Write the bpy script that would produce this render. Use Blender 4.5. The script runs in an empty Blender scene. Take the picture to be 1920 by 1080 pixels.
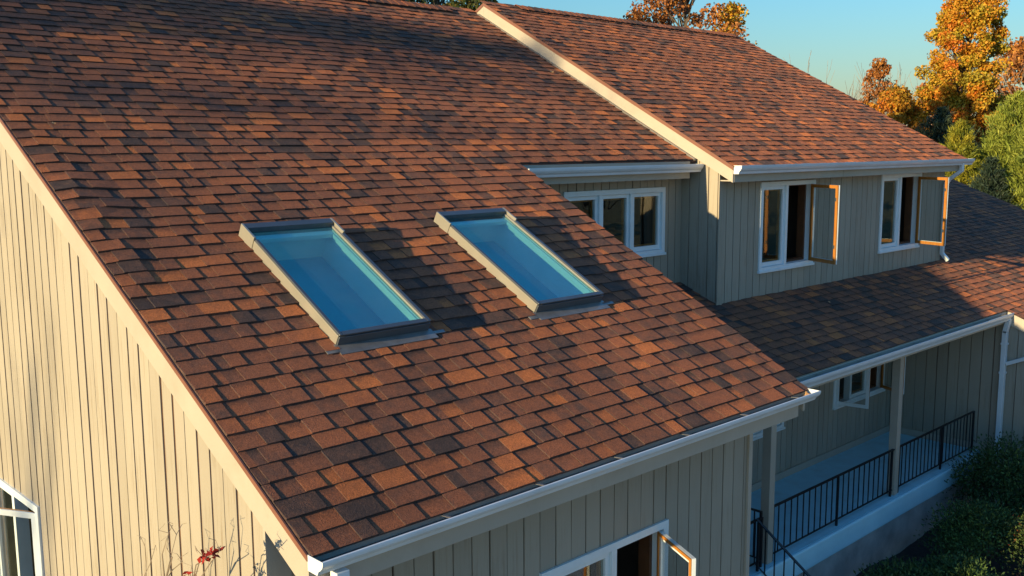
import bpy, math, random
import numpy as np
from mathutils import Vector, Matrix
R = math.radians
scene = bpy.context.scene
col = scene.collection

# ------------------------------------------------------------------ camera
CY, CP, CR = R(43.827), R(8.172), R(-0.328)
cam_d = bpy.data.cameras.new('camera')
cam_d.sensor_width = 36.0
cam_d.lens = 34.46
cam_d.clip_start = 0.1
cam_d.clip_end = 5000
cam = bpy.data.objects.new('camera', cam_d)
col.objects.link(cam)
_f = Vector((math.sin(CY)*math.cos(CP), math.cos(CY)*math.cos(CP), -math.sin(CP)))
_r = Vector((math.cos(CY), -math.sin(CY), 0))
_u = _r.cross(_f)
_rr = _r*math.cos(CR) + _u*math.sin(CR)
_uu = -_r*math.sin(CR) + _u*math.cos(CR)
cam.matrix_world = Matrix(((_rr.x, _uu.x, -_f.x, -2.657), (_rr.y, _uu.y, -_f.y, -4.306),
                           (_rr.z, _uu.z, -_f.z, 2.128), (0, 0, 0, 1)))
scene.camera = cam

# ------------------------------------------------------------------ sky, sun, exposure
SUN = Vector((-0.985, 0.015, 0.182)).normalized()
elev = math.asin(SUN.z)
world = bpy.data.worlds.new('World')
scene.world = world
world.use_nodes = True
wn = world.node_tree.nodes
bg = wn['Background']
sky = wn.new('ShaderNodeTexSky')
sky.sky_type = 'NISHITA'
sky.sun_disc = False
sky.sun_elevation = elev
sky.sun_rotation = math.atan2(SUN.x, SUN.y)
sky.air_density = 1.75
sky.dust_density = 0.3
sky.ozone_density = 8.0
sky.altitude = 100
world.node_tree.links.new(sky.outputs[0], bg.inputs[0])
bg.inputs[1].default_value = 0.15
sun_d = bpy.data.lights.new('sun', 'SUN')
sun_d.energy = 4.4
sun_d.angle = R(0.5)
sun_d.color = (1.0, 0.765, 0.41)
sun = bpy.data.objects.new('sun', sun_d)
col.objects.link(sun)
sun.location = (-30, 0, 20)
sun.rotation_euler = SUN.to_track_quat('Z', 'Y').to_euler()
scene.view_settings.view_transform = 'Standard'
scene.view_settings.look = 'None'
scene.view_settings.exposure = 0.88
scene.view_settings.gamma = 1.0
scene.view_settings.use_curve_mapping = False

rng = random.Random(7)
nrg = np.random.default_rng(11)

# ------------------------------------------------------------------ object helpers
WORLD = {}

def link(o, parent, loc):
    col.objects.link(o)
    if parent is not None:
        o.parent = parent
        pl = WORLD[parent.name]
        o.location = (loc[0]-pl[0], loc[1]-pl[1], loc[2]-pl[2])
    else:
        o.location = loc
    WORLD[o.name] = tuple(loc)
    return o

def thing(name, label, cat, loc, group=None):
    o = bpy.data.objects.new(name, None)
    o.empty_display_size = 0.3
    link(o, None, loc)
    o['label'] = label
    o['category'] = cat
    if group:
        o['group'] = group
    return o

def tag(o, label=None, cat=None, group=None, kind=None):
    for k, v in (('label', label), ('category', cat), ('group', group), ('kind', kind)):
        if v:
            o[k] = v
    return o

class MB:
    """collects polygons in world coordinates"""
    def __init__(self):
        self.v = []; self.f = []; self.tone = []; self.uv = []
        self.has_uv = False
    def poly(self, pts, tone=(0.5, 0.5, 0.5), uv=None):
        i = len(self.v)
        self.v += [tuple(p) for p in pts]
        self.f.append(tuple(range(i, i+len(pts))))
        self.tone.append(tone)
        if uv:
            self.has_uv = True
        self.uv.append(uv or [(0, 0)]*len(pts))
    def hexa(self, p, tone=(0.5, 0.5, 0.5), uvtop=None):
        """p: 4 bottom corners (ccw from above) then 4 top corners"""
        b = len(self.v)
        self.v += [tuple(q) for q in p]
        F = [(3, 2, 1, 0), (4, 5, 6, 7), (0, 1, 5, 4), (1, 2, 6, 5), (2, 3, 7, 6), (3, 0, 4, 7)]
        for k, f in enumerate(F):
            self.f.append(tuple(b+i for i in f))
            self.tone.append((tone[0]*.22, 0.0, 0.0) if (uvtop and k > 1) else tone)   # cut edges of a shingle show bare asphalt
            if uvtop:
                self.has_uv = True
                self.uv.append([uvtop[i % 4] for i in f])
            else:
                self.uv.append([(0, 0)]*4)
    def box(self, x0, x1, y0, y1, z0, z1, tone=(0.5, 0.5, 0.5)):
        self.hexa([(x0, y0, z0), (x1, y0, z0), (x1, y1, z0), (x0, y1, z0),
                   (x0, y0, z1), (x1, y0, z1), (x1, y1, z1), (x0, y1, z1)], tone)
    def obox(self, o, a, b, c, tone=(0.5, 0.5, 0.5)):
        """parallelepiped from corner o and edge vectors a, b, c (c up)"""
        o, a, b, c = Vector(o), Vector(a), Vector(b), Vector(c)
        if a.cross(b).dot(c) < 0:
            a, b = b, a
        self.hexa([o, o+a, o+a+b, o+b, o+c, o+a+c, o+a+b+c, o+b+c], tone)
    def prism(self, prof, d, tone=(0.5, 0.5, 0.5)):
        """closed profile (list of points) extruded along vector d"""
        d = Vector(d); P = [Vector(p) for p in prof]; Q = [p+d for p in P]
        n = len(P); b = len(self.v)
        self.v += [tuple(p) for p in P] + [tuple(q) for q in Q]
        nn = Vector((0, 0, 0))
        for i in range(n):
            nn += P[i].cross(P[(i+1) % n])
        flip = nn.dot(d) > 0
        caps = [tuple(b+i for i in range(n)), tuple(b+n+i for i in reversed(range(n)))]
        side = [(b+i, b+n+i, b+n+(i+1) % n, b+(i+1) % n) for i in range(n)]
        fs = caps + side
        if flip:
            fs = [tuple(reversed(f)) for f in fs]
        for f in fs:
            self.f.append(f); self.tone.append(tone); self.uv.append([(0, 0)]*len(f))
    def ring(self, outer, inner, pt, d0, d1, tone=(0.5, 0.5, 0.5)):
        """mitred frame: outer/inner = (a0,a1,b0,b1); pt(a,b,d) -> world point; d0..d1 its depth"""
        b = len(self.v)
        for d in (d0, d1):
            for (a0, a1, b0, b1) in (outer, inner):
                for (a, c) in ((a0, b0), (a1, b0), (a1, b1), (a0, b1)):
                    self.v.append(tuple(pt(a, c, d)))
        fs = []
        for k in range(4):
            n = (k+1) % 4
            fs += [(b+k, b+n, b+4+n, b+4+k), (b+8+k, b+12+k, b+12+n, b+8+n),
                   (b+k, b+8+k, b+8+n, b+n), (b+4+k, b+4+n, b+12+n, b+12+k)]
        V = [Vector(v) for v in self.v[b:]]
        n0 = (V[1]-V[0]).cross(V[5]-V[0])
        if n0.dot(V[8]-V[0]) > 0:
            fs = [tuple(reversed(f)) for f in fs]
        for f in fs:
            self.f.append(f); self.tone.append(tone); self.uv.append([(0, 0)]*4)
    def tube(self, pts, r0, r1=None, n=6, tone=(0.5, 0.5, 0.5)):
        r1 = r0 if r1 is None else r1
        P = [Vector(p) for p in pts]
        rings = []
        for i, p in enumerate(P):
            d = (P[min(i+1, len(P)-1)] - P[max(i-1, 0)]).normalized()
            a = d.cross(Vector((0, 0, 1)))
            if a.length < 1e-3:
                a = d.cross(Vector((1, 0, 0)))
            a.normalize(); bb = d.cross(a)
            r = r0 + (r1-r0)*i/max(1, len(P)-1)
            base = len(self.v)
            for k in range(n):
                t = 2*math.pi*k/n
                self.v.append(tuple(p + (a*math.cos(t) + bb*math.sin(t))*r))
            rings.append(base)
        for i in range(len(rings)-1):
            for k in range(n):
                k2 = (k+1) % n
                self.f.append((rings[i]+k, rings[i]+k2, rings[i+1]+k2, rings[i+1]+k))
                self.tone.append(tone); self.uv.append([(0, 0)]*4)
        for rb, rev in ((rings[0], False), (rings[-1], True)):
            f = tuple(rb+k for k in range(n))
            self.f.append(tuple(reversed(f)) if rev else f)
            self.tone.append(tone); self.uv.append([(0, 0)]*n)
    def build(self, name, mat, parent=None, label=None, kind=None, bevel=0.0, smooth=False):
        V = np.array(self.v, dtype=float)
        mn, mx = V.min(0), V.max(0)
        base = ((mn[0]+mx[0])/2, (mn[1]+mx[1])/2, mn[2])
        me = bpy.data.meshes.new(name)
        me.from_pydata([tuple(p) for p in (V - np.array(base))], [], self.f)
        at = me.attributes.new('tone', 'FLOAT_VECTOR', 'FACE')
        at.data.foreach_set('vector', np.array(self.tone, dtype=np.float32).ravel())
        if self.has_uv:
            uvl = me.uv_layers.new(name='UVMap')
            uvl.data.foreach_set('uv', np.array([c for f in self.uv for c in f], dtype=np.float32).ravel())
        if smooth:
            me.polygons.foreach_set('use_smooth', [True]*len(me.polygons))
        me.materials.append(mat)
        me.update()
        o = bpy.data.objects.new(name, me)
        link(o, parent, base)
        if bevel > 0:
            m = o.modifiers.new('bevel', 'BEVEL')
            m.width = bevel; m.segments = 2; m.limit_method = 'ANGLE'
        if label:
            o['label'] = label
        if kind:
            o['kind'] = kind
        return o

# ------------------------------------------------------------------ materials
class NT:
    def __init__(self, name):
        self.m = bpy.data.materials.new(name)
        self.m.use_nodes = True
        self.t = self.m.node_tree
        self.p = self.t.nodes['Principled BSDF']
        self.out = self.t.nodes['Material Output']
    def n(self, kind, **kw):
        nd = self.t.nodes.new(kind)
        for k, v in kw.items():
            setattr(nd, k, v)
        return nd
    def l(self, a, b):
        self.t.links.new(a, b)
    def noise(self, scale, detail=3, rough=0.55, vec=None, mapscale=None):
        nz = self.n('ShaderNodeTexNoise')
        nz.inputs['Scale'].default_value = scale
        nz.inputs['Detail'].default_value = detail
        nz.inputs['Roughness'].default_value = rough
        if vec is None:
            g = self.n('ShaderNodeNewGeometry'); vec = g.outputs['Position']
        if mapscale:
            mp = self.n('ShaderNodeMapping'); mp.inputs['Scale'].default_value = mapscale
            self.l(vec, mp.inputs['Vector']); vec = mp.outputs[0]
        self.l(vec, nz.inputs['Vector'])
        return nz.outputs['Fac']
    def ramp(self, fac, stops, interp='LINEAR'):
        r = self.n('ShaderNodeValToRGB')
        r.color_ramp.interpolation = interp
        e = r.color_ramp.elements
        e[0].position, e[0].color = stops[0][0], (*stops[0][1], 1)
        e[1].position, e[1].color = stops[1][0], (*stops[1][1], 1)
        for pos, c in stops[2:]:
            x = e.new(pos); x.color = (*c, 1)
        self.l(fac, r.inputs[0])
        return r.outputs[0]
    def mix(self, fac, a, b, mode='MIX'):
        m = self.n('ShaderNodeMix', data_type='RGBA', blend_type=mode)
        for s, v in ((m.inputs[0], fac), (m.inputs[6], a), (m.inputs[7], b)):
            if hasattr(v, 'is_linked') or hasattr(v, 'links'):
                self.l(v, s)
            elif isinstance(v, (int, float)):
                s.default_value = v
            else:
                s.default_value = (*v, 1)
        return m.outputs[2]
    def math(self, op, a, b=None):
        m = self.n('ShaderNodeMath', operation=op)
        for s, v in ((m.inputs[0], a), (m.inputs[1], b)):
            if v is None: continue
            if isinstance(v, (int, float)): s.default_value = v
            else: self.l(v, s)
        return m.outputs[0]
    def tone(self):
        a = self.n('ShaderNodeAttribute', attribute_name='tone')
        s = self.n('ShaderNodeSeparateXYZ')
        self.l(a.outputs['Vector'], s.inputs[0])
        return s.outputs
    def bump(self, h, strength=0.3, dist=0.01):
        b = self.n('ShaderNodeBump')
        b.inputs['Strength'].default_value = strength
        b.inputs['Distance'].default_value = dist
        self.l(h, b.inputs['Height'])
        self.l(b.outputs[0], self.p.inputs['Normal'])
    def base(self, c):
        if isinstance(c, tuple): self.p.inputs['Base Color'].default_value = (*c, 1)
        else: self.l(c, self.p.inputs['Base Color'])
    def set(self, rough=0.6, metal=0.0, spec=0.5, drough=None):
        self.p.inputs['Roughness'].default_value = rough
        self.p.inputs['Metallic'].default_value = metal
        self.p.inputs['Specular IOR Level'].default_value = spec
        if drough is not None and 'Diffuse Roughness' in self.p.inputs:
            self.p.inputs['Diffuse Roughness'].default_value = drough

def m_shingle():
    k = NT('asphalt_shingle')
    t = k.tone()
    mott = k.noise(11, 3, 0.6)
    tt = k.math('ADD', t[0], k.math('MULTIPLY', k.math('SUBTRACT', mott, 0.5), 0.55))
    c = k.ramp(tt, [(0.0, (0.070, 0.050, 0.046)), (0.16, (0.120, 0.070, 0.055)), (0.38, (0.240, 0.098, 0.057)),
                      (0.68, (0.325, 0.117, 0.056)), (1.0, (0.50, 0.168, 0.058))])
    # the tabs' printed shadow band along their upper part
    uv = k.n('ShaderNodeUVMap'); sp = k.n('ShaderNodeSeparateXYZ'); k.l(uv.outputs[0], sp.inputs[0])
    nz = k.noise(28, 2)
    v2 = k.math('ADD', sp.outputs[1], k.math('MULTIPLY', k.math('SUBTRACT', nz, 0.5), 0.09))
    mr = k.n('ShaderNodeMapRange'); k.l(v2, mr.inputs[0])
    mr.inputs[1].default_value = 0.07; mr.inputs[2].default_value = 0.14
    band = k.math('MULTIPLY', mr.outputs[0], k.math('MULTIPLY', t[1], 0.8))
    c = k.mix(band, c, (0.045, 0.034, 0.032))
    # granules
    g = k.noise(260, 2, 0.75)
    c = k.mix(0.75, c, k.ramp(g, [(0.25, (0.25, 0.24, 0.24)), (0.75, (1.75, 1.7, 1.65))]), 'MULTIPLY')
    g4 = k.noise(120, 2, 0.8)
    c = k.mix(0.6, c, k.ramp(g4, [(0.3, (0.45, 0.45, 0.46)), (0.7, (1.55, 1.5, 1.45))]), 'MULTIPLY')
    g2 = k.noise(55, 3)
    c = k.mix(0.45, c, k.ramp(g2, [(0.3, (0.66, 0.66, 0.68)), (0.7, (1.3, 1.28, 1.24))]), 'MULTIPLY')
    # large weathering
    w = k.noise(0.9, 4)
    c = k.mix(0.5, c, k.ramp(w, [(0.32, (0.68, 0.69, 0.7)), (0.68, (1.2, 1.18, 1.15))]), 'MULTIPLY')
    # sunlit side edge of some tabs, painted on as a pale line
    edge = k.math('MULTIPLY', k.math('LESS_THAN', sp.outputs[0], 0.004), k.math('MULTIPLY', t[2], 0.2))
    c = k.mix(edge, c, (0.40, 0.30, 0.22))
    k.base(c)
    k.set(0.9, 0, 0.25, 1.0)
    g3 = k.noise(130, 3, 0.7)
    k.bump(k.math('ADD', g3, k.math('MULTIPLY', g2, 0.7)), 0.5, 0.008)
    return k.m

def m_siding(name, c0, stain=0.5, gr=(0.20, 0.15, 0.09)):
    k = NT(name)
    t = k.tone()
    c = k.ramp(t[0], [(0, tuple(x*0.93 for x in c0)), (1, tuple(min(1, x*1.06) for x in c0))])
    st = k.noise(1.0, 5, 0.7, mapscale=(38, 38, 1.6))
    st2 = k.noise(1.7, 4)
    f = k.math('MULTIPLY', k.ramp(st, [(0.50, (0, 0, 0)), (0.64, (1, 1, 1))]), k.ramp(st2, [(0.42, (0, 0, 0)), (0.60, (1, 1, 1))]))
    c = k.mix(k.math('MULTIPLY', f, stain), c, gr)
    big = k.noise(0.55, 3)
    c = k.mix(0.6, c, k.ramp(big, [(0.3, (0.88, 0.87, 0.84)), (0.7, (1.05, 1.05, 1.04))]), 'MULTIPLY')
    k.base(c); k.set(0.62, 0, 0.3)
    k.bump(k.noise(1.0, 4, 0.65, mapscale=(60, 60, 3)), 0.35, 0.006)
    return k.m

def m_plain(name, c, rough=0.5, metal=0.0, spec=0.5, var=0.12, scale=6, bump=0.0, bs=60, dirt=None):
    k = NT(name)
    nz = k.noise(scale, 4)
    cc = k.ramp(nz, [(0.3, tuple(x*(1-var) for x in c)), (0.7, tuple(min(1, x*(1+var)) for x in c))])
    if dirt:
        d = k.noise(2.2, 6, 0.7)
        cc = k.mix(k.ramp(d, [(0.5, (0, 0, 0)), (0.75, (dirt[1],)*3)]), cc, dirt[0])
    k.base(cc); k.set(rough, metal, spec)
    if bump:
        k.bump(k.noise(bs, 4), bump, 0.01)
    return k.m

def m_wood():
    k = NT('pine_wood')
    w = k.noise(1, 4, 0.6, mapscale=(60, 60, 4))
    k.base(k.ramp(w, [(0.3, (0.36, 0.135, 0.025)), (0.7, (0.50, 0.21, 0.042))]))
    k.set(0.4, 0, 0.4)
    return k.m

def m_glass(name, tint, ior=1.45, rough=0.0, film=0.0):
    k = NT(name)
    k.t.nodes.remove(k.p)
    tr = k.n('ShaderNodeBsdfTransparent'); tr.inputs[0].default_value = (*tint, 1)
    gl = k.n('ShaderNodeBsdfGlossy'); gl.inputs['Roughness'].default_value = rough
    fr = k.n('ShaderNodeFresnel')
    gb = k.n('ShaderNodeNewGeometry')     # same reflectance seen from either face of the pane
    k.l(k.math('ADD', k.math('MULTIPLY', gb.outputs['Backfacing'], 1/ior-ior), ior), fr.inputs[0])
    mx = k.n('ShaderNodeMixShader')
    k.l(fr.outputs[0], mx.inputs[0]); k.l(tr.outputs[0], mx.inputs[1]); k.l(gl.outputs[0], mx.inputs[2])
    # old float glass is never quite flat
    nz = k.noise(1.6, 2); b = k.n('ShaderNodeBump'); b.inputs['Strength'].default_value = 0.06
    b.inputs['Distance'].default_value = 0.05
    k.l(nz, b.inputs['Height']); k.l(b.outputs[0], gl.inputs['Normal'])
    res = mx.outputs[0]
    if film:
        df = k.n('ShaderNodeBsdfDiffuse'); df.inputs[0].default_value = (0.55, 0.60, 0.60, 1)
        dn = k.noise(3.5, 5, 0.7); m2 = k.n('ShaderNodeMixShader')
        k.l(k.math('MULTIPLY', dn, film), m2.inputs[0]); k.l(res, m2.inputs[1]); k.l(df.outputs[0], m2.inputs[2])
        res = m2.outputs[0]
    k.l(res, k.out.inputs[0])
    return k.m

def m_leaf(name, stops, trans=0.25):
    k = NT(name)
    t = k.tone()
    c = k.ramp(t[0], stops)
    c = k.mix(0.5, c, k.ramp(t[1], [(0, (0.6, 0.6, 0.6)), (1, (1.35, 1.35, 1.3))]), 'MULTIPLY')
    k.base(c); k.set(0.6, 0, 0.25)
    tl = k.n('ShaderNodeBsdfTranslucent'); k.l(c, tl.inputs[0])
    mx = k.n('ShaderNodeMixShader'); mx.inputs[0].default_value = trans
    k.l(k.p.outputs[0], mx.inputs[1]); k.l(tl.outputs[0], mx.inputs[2]); k.l(mx.outputs[0], k.out.inputs[0])
    return k.m

TAUPE = (0.37, 0.333, 0.268)
M = {}
M['shingle'] = m_shingle()
M['siding'] = m_siding('painted_siding', TAUPE, 0.35)
M['siding_old'] = m_siding('weathered_painted_siding', TAUPE, 0.5)
M['groove'] = m_plain('bare_groove_wood', (0.115, 0.055, 0.024), 0.8, var=0.3, scale=9)
M['trim'] = m_plain('painted_trim', (0.42, 0.375, 0.305), 0.5, var=0.05, scale=2.5, bump=0.08, bs=25, dirt=((0.27, 0.22, 0.15), 0.25))
M['white'] = m_plain('white_vinyl', (0.74, 0.82, 0.85), 0.4, var=0.03, dirt=((0.55, 0.5, 0.42), 0.2))  # white with a little of the shade's blue mixed into the colour
M['gutter'] = m_plain('white_aluminium', (0.70, 0.75, 0.78), 0.32, var=0.05, scale=3, dirt=((0.45, 0.43, 0.38), 0.25))
M['gutter_in'] = m_plain('dirty_gutter_floor', (0.115, 0.10, 0.09), 0.6, var=0.3, scale=7)
M['drip'] = m_plain('brown_drip_edge', (0.20, 0.085, 0.055), 0.45, var=0.1)
M['wood'] = m_wood()
M['shaded_wood'] = m_plain('shade_darkened_wood', (0.10, 0.042, 0.017), 0.5, var=0.2, scale=8)  # window lining wood, its shade put into the colour
M['glass'] = m_glass('window_glass', (0.82, 0.86, 0.84), 1.75)
M['leafglass'] = m_glass('clear_casement_glass', (0.92, 0.94, 0.93), 1.45)
M['skyglass'] = m_glass('tinted_skylight_glass', (0.70, 0.95, 0.95), 1.5, 0.03, 0.08)
M['clad'] = m_plain('skylight_cladding', (0.36, 0.34, 0.285), 0.35, 0.35, var=0.06)
M['dark_clad'] = m_plain('grey_aluminium_cladding', (0.10, 0.115, 0.13), 0.35, 0.35, var=0.1)
M['flash'] = m_plain('lead_grey_flashing', (0.26, 0.25, 0.235), 0.4, 0.5, var=0.2, scale=9)
M['shaft'] = m_plain('white_shaft_paint', (0.80, 0.83, 0.82), 0.6, var=0.03)
M['blind'] = m_plain('blue_blind_cloth', (0.07, 0.47, 0.58), 0.8, var=0.18, scale=160, bump=0.2, bs=300)
M['iron'] = m_plain('black_iron', (0.012, 0.012, 0.014), 0.45, 0.2, var=0.2)
M['slab'] = m_plain('shade_tinted_porch_floor', (0.38, 0.70, 0.80), 0.5, var=0.06, scale=3, dirt=((0.25, 0.27, 0.26), 0.3))  # the blue of the shade is put into the floor colour
M['lip'] = m_plain('sky_tinted_concrete', (0.55, 0.84, 0.92), 0.6, var=0.05, scale=3, bump=0.15, bs=30)  # lighter than the floor: open sky light put into the edge colour
M['concrete'] = m_plain('rough_parged_concrete', (0.43, 0.40, 0.36), 0.85, var=0.28, scale=2.6, bump=0.4, bs=45)
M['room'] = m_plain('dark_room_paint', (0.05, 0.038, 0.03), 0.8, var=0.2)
M['soil'] = m_plain('dark_mulch', (0.035, 0.026, 0.02), 0.95, var=0.5, scale=14, bump=1.0, bs=40)
M['bounce'] = m_plain('pale_bounce_ground', (0.55, 0.55, 0.53), 0.85, var=0.12, scale=1.5, bump=0.2, bs=40)  # for the unseen sheet that bounces light
M['grass'] = m_plain('autumn_lawn', (0.13, 0.125, 0.055), 0.95, var=0.45, scale=1.3, bump=0.6, bs=30)
M['bark'] = m_plain('grey_bark', (0.10, 0.082, 0.065), 0.9, var=0.35, scale=9, bump=0.6, bs=25)
M['twig'] = m_plain('pale_twig_bark', (0.24, 0.19, 0.14), 0.8, var=0.25, scale=9)
M['leaf_oak'] = m_leaf('oak_leaf_gold', [(0, (0.22, 0.20, 0.025)), (0.35, (0.46, 0.35, 0.035)), (0.66, (0.62, 0.31, 0.03)), (1, (0.62, 0.18, 0.025))])
M['leaf_gold'] = m_leaf('orange_oak_leaf', [(0, (0.24, 0.17, 0.02)), (0.4, (0.48, 0.26, 0.025)), (1, (0.55, 0.17, 0.02))])
M['leaf_rust'] = m_leaf('rust_leaf', [(0, (0.22, 0.11, 0.04)), (0.5, (0.40, 0.15, 0.045)), (1, (0.50, 0.23, 0.045))])
M['leaf_dark'] = m_leaf('dark_green_leaf', [(0, (0.02, 0.04, 0.014)), (0.6, (0.05, 0.075, 0.02)), (1, (0.13, 0.10, 0.025))])
M['needle'] = m_leaf('light_pine_needle', [(0, (0.14, 0.19, 0.03)), (0.5, (0.24, 0.29, 0.045)), (1, (0.33, 0.35, 0.06))], 0.2)
M['needle_b'] = m_leaf('yellow_green_needle', [(0, (0.11, 0.14, 0.018)), (0.5, (0.26, 0.26, 0.026)), (1, (0.42, 0.35, 0.035))], 0.2)
M['needle_d'] = m_leaf('blue_green_needle', [(0, (0.018, 0.035, 0.026)), (0.6, (0.035, 0.06, 0.04)), (1, (0.06, 0.08, 0.04))], 0.15)
M['yew'] = m_leaf('yew_leaf', [(0, (0.035, 0.07, 0.024)), (0.7, (0.085, 0.145, 0.042)), (1, (0.15, 0.22, 0.05))], 0.1)
M['mixed'] = m_leaf('barberry_leaf', [(0, (0.05, 0.085, 0.028)), (0.70, (0.15, 0.20, 0.055)), (0.84, (0.36, 0.07, 0.035)), (1, (0.40, 0.24, 0.04))], 0.15)
M['red'] = m_leaf('red_leaf', [(0, (0.20, 0.012, 0.012)), (1, (0.34, 0.03, 0.02))], 0.2)
M['brownleaf'] = m_leaf('fallen_leaf', [(0, (0.30, 0.13, 0.045)), (1, (0.55, 0.33, 0.15))], 0.15)

# ------------------------------------------------------------------ setting: ground
GZ = -4.1
g = MB()
g.poly([(-900, -900, GZ), (900, -900, GZ), (900, 900, GZ), (-900, 900, GZ)])
o = g.build('ground', M['grass'], None); o['kind'] = 'structure'
g = MB()
g.poly([(-14, -16, GZ+.004), (26, -16, GZ+.004), (26, -3.6, GZ+.004), (-14, -3.6, GZ+.004)])
o = g.build('bounce_ground', M['bounce'], None); o['kind'] = 'structure'  # unseen pale ground added to bounce light onto the front walls
g = MB()
def bed_h(x, y):
    return GZ + 0.02 + 0.05*math.sin(x*2.1+y)*math.sin(y*3.3-x*.7) + 0.05
bx0, bx1, by0, by1 = 5.3, 14.6, -3.2, 1.97
nx, ny = 46, 26
idx = {}
for j in range(ny+1):
    for i in range(nx+1):
        x = bx0+(bx1-bx0)*i/nx; y = by0+(by1-by0)*j/ny
        e = min(i, nx-i, j)  # outer rim sinks into the lawn
        z = bed_h(x, y) + rng.uniform(-.02, .02) if e > 0 else GZ-0.05
        idx[i, j] = len(g.v); g.v.append((x, y, z))
for j in range(ny):
    for i in range(nx):
        g.f.append((idx[i, j], idx[i+1, j], idx[i+1, j+1], idx[i, j+1])); g.tone.append((.5, .5, .5)); g.uv.append([(0, 0)]*4)
o = g.build('planting_bed', M['soil'], None, smooth=True); o['kind'] = 'structure'

# ------------------------------------------------------------------ the house
SL = R(28.171)
CA, SA, TA = math.cos(SL), math.sin(SL), math.tan(SL)
EXP = 0.143
house = thing('house', 'beige board sided house under reddish brown shingle roofs with two skylights', 'house', (7.5, 4.0, GZ))

SP = 0.166                       # siding board pitch
GAP = 0.0125

def cut_rects(a0, a1, zb, ztf, holes):
    """split board strip [a0,a1] round rectangular holes (ha0,ha1,hz0,hz1) -> list of (a0,a1,zb, zt0, zt1)"""
    cuts = sorted({a0, a1, *[min(max(h[0], a0), a1) for h in holes], *[min(max(h[1], a0), a1) for h in holes]})
    out = []
    for c0, c1 in zip(cuts[:-1], cuts[1:]):
        if c1-c0 < 1e-4: continue
        mid = (c0+c1)/2
        hs = [h for h in holes if h[0] <= mid <= h[1]]
        if not hs:
            out.append((c0, c1, zb(c0), zb(c1), ztf(c0), ztf(c1)))
        else:
            h = hs[0]
            if h[2] > min(zb(c0), zb(c1))+.01: out.append((c0, c1, zb(c0), zb(c1), h[2], h[2]))
            if min(ztf(c0), ztf(c1)) > h[3]+.01: out.append((c0, c1, h[3], h[3], ztf(c0), ztf(c1)))
    return out

def wall(name, axis, plane, sgn, a0, a1, zb, zt, holes=(), pitch=SP, mat='siding', boards=True, label=None, bmax=1e9, bmin=-1e9, offset=0.0, backt=0.10, gap=GAP, bd=.018):
    """axis 'X': wall plane x=plane running along y; 'Y': plane y=plane along x. sgn: outward direction sign.
    Sheathing is the part, each board a child."""
    if not callable(zb):
        z_ = zb; zb = lambda a: z_
    if not callable(zt):
        t_ = zt; zt = lambda a: t_
    d_out = 0.0; d_b = -sgn*bd; d_in = -sgn*(bd+backt)
    def block(mb, c, p0, p1, tone):
        (c0, c1, b0, b1, t0, t1) = c
        lo, hi = min(p0, p1), max(p0, p1)
        if axis == 'X':
            P = [(lo, c0, b0), (hi, c0, b0), (hi, c1, b1), (lo, c1, b1), (lo, c0, t0), (hi, c0, t0), (hi, c1, t1), (lo, c1, t1)]
        else:
            P = [(c0, lo, b0), (c1, lo, b1), (c1, hi, b1), (c0, hi, b0), (c0, lo, t0), (c1, lo, t1), (c1, hi, t1), (c0, hi, t0)]
        mb.hexa(P, tone)
    mb = MB()
    step = 0.5
    n = max(1, int(math.ceil((a1-a0)/step)))
    for i in range(n):
        c0 = a0+(a1-a0)*i/n; c1 = a0+(a1-a0)*(i+1)/n
        for c in cut_rects(c0, c1, zb, zt, list(holes)):
            block(mb, c, plane+d_b, plane+d_in, (.5, .5, .5))
    w = mb.build(name, M['groove'] if boards else M[mat], house, label)
    if boards:
        k = 0
        a = a0 + offset
        while a < a1-0.02:
            b0 = a; b1 = min(a+pitch, a1)
            if b1 > bmin and b0 < bmax:
                tn = (rng.random(), rng.random(), 0)
                g_ = gap*rng.uniform(.6, 1.35)
                d = rng.uniform(-.0015, .0015)
                done = []
                for c in cut_rects(b0+g_*.5, b1-g_*.5, zb, zt, list(holes)):
                    # pieces that touch go into one board; a board above and one below a window are two
                    for grp in done:
                        if any(abs(q[1]-c[0]) < 1e-6 and q[2] < c[4] and c[2] < q[4] for q in grp):
                            grp.append(c); break
                    else:
                        done.append([c])
                for grp in done:
                    mb = MB()
                    for c in grp:
                        block(mb, c, plane+d, plane+d_b, tn)
                    if len(grp) == 1:      # boards are never quite parallel
                        j_ = gap*.28; ax = 1 if axis == 'X' else 0
                        for i_ in range(len(mb.v)):
                            v_ = list(mb.v[i_]); v_[ax] += j_*math.sin(b0*91+(4 if v_[2] > grp[0][2]+.05 else 0)); mb.v[i_] = tuple(v_)
                    mb.build('siding_board', M[mat], w)
            a += pitch
    return w

# ---- openings
W_LEFT = (4.36, 5.74, -2.2, -0.93)          # in the gable wall (y0,y1,z0,z1)
W_FRONT = (2.20, 3.70, -2.23, -0.98)
W_REC = (6.07, 8.05, 0.70, 1.565)
W_D1 = (9.47, 10.95, 0.36, 1.60)
W_D2 = (13.15, 14.64, 0.355, 1.625)
W_P1 = (12.50, 14.34, -2.29, -1.15)
W_P0 = (9.05, 10.89, -2.29, -1.15)

R1E, R1X, NOTCH = 5.09, 8.43, 4.10          # lower right rake, upper right end, notch (slope distance)
RIDGE1 = 8.06                               # y of the ridge
zR1 = lambda y: TA*y
D2 = 0.2396                                 # the right roof stands this much higher
RIDGE2 = 7.86
zR2 = lambda y: TA*y + D2
T3 = 0.40
zR3 = lambda y: -0.01 + T3*(y-3.26)
E3 = 1.685                                  # porch eave y
X2 = 8.45                                   # side wall of the right wing
Y2 = 3.26                                   # its front wall
YR = 3.87                                   # recessed wall
PZ, PY, PBACK, PSIDE = -3.15, 1.93, 3.62, 14.67

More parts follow.
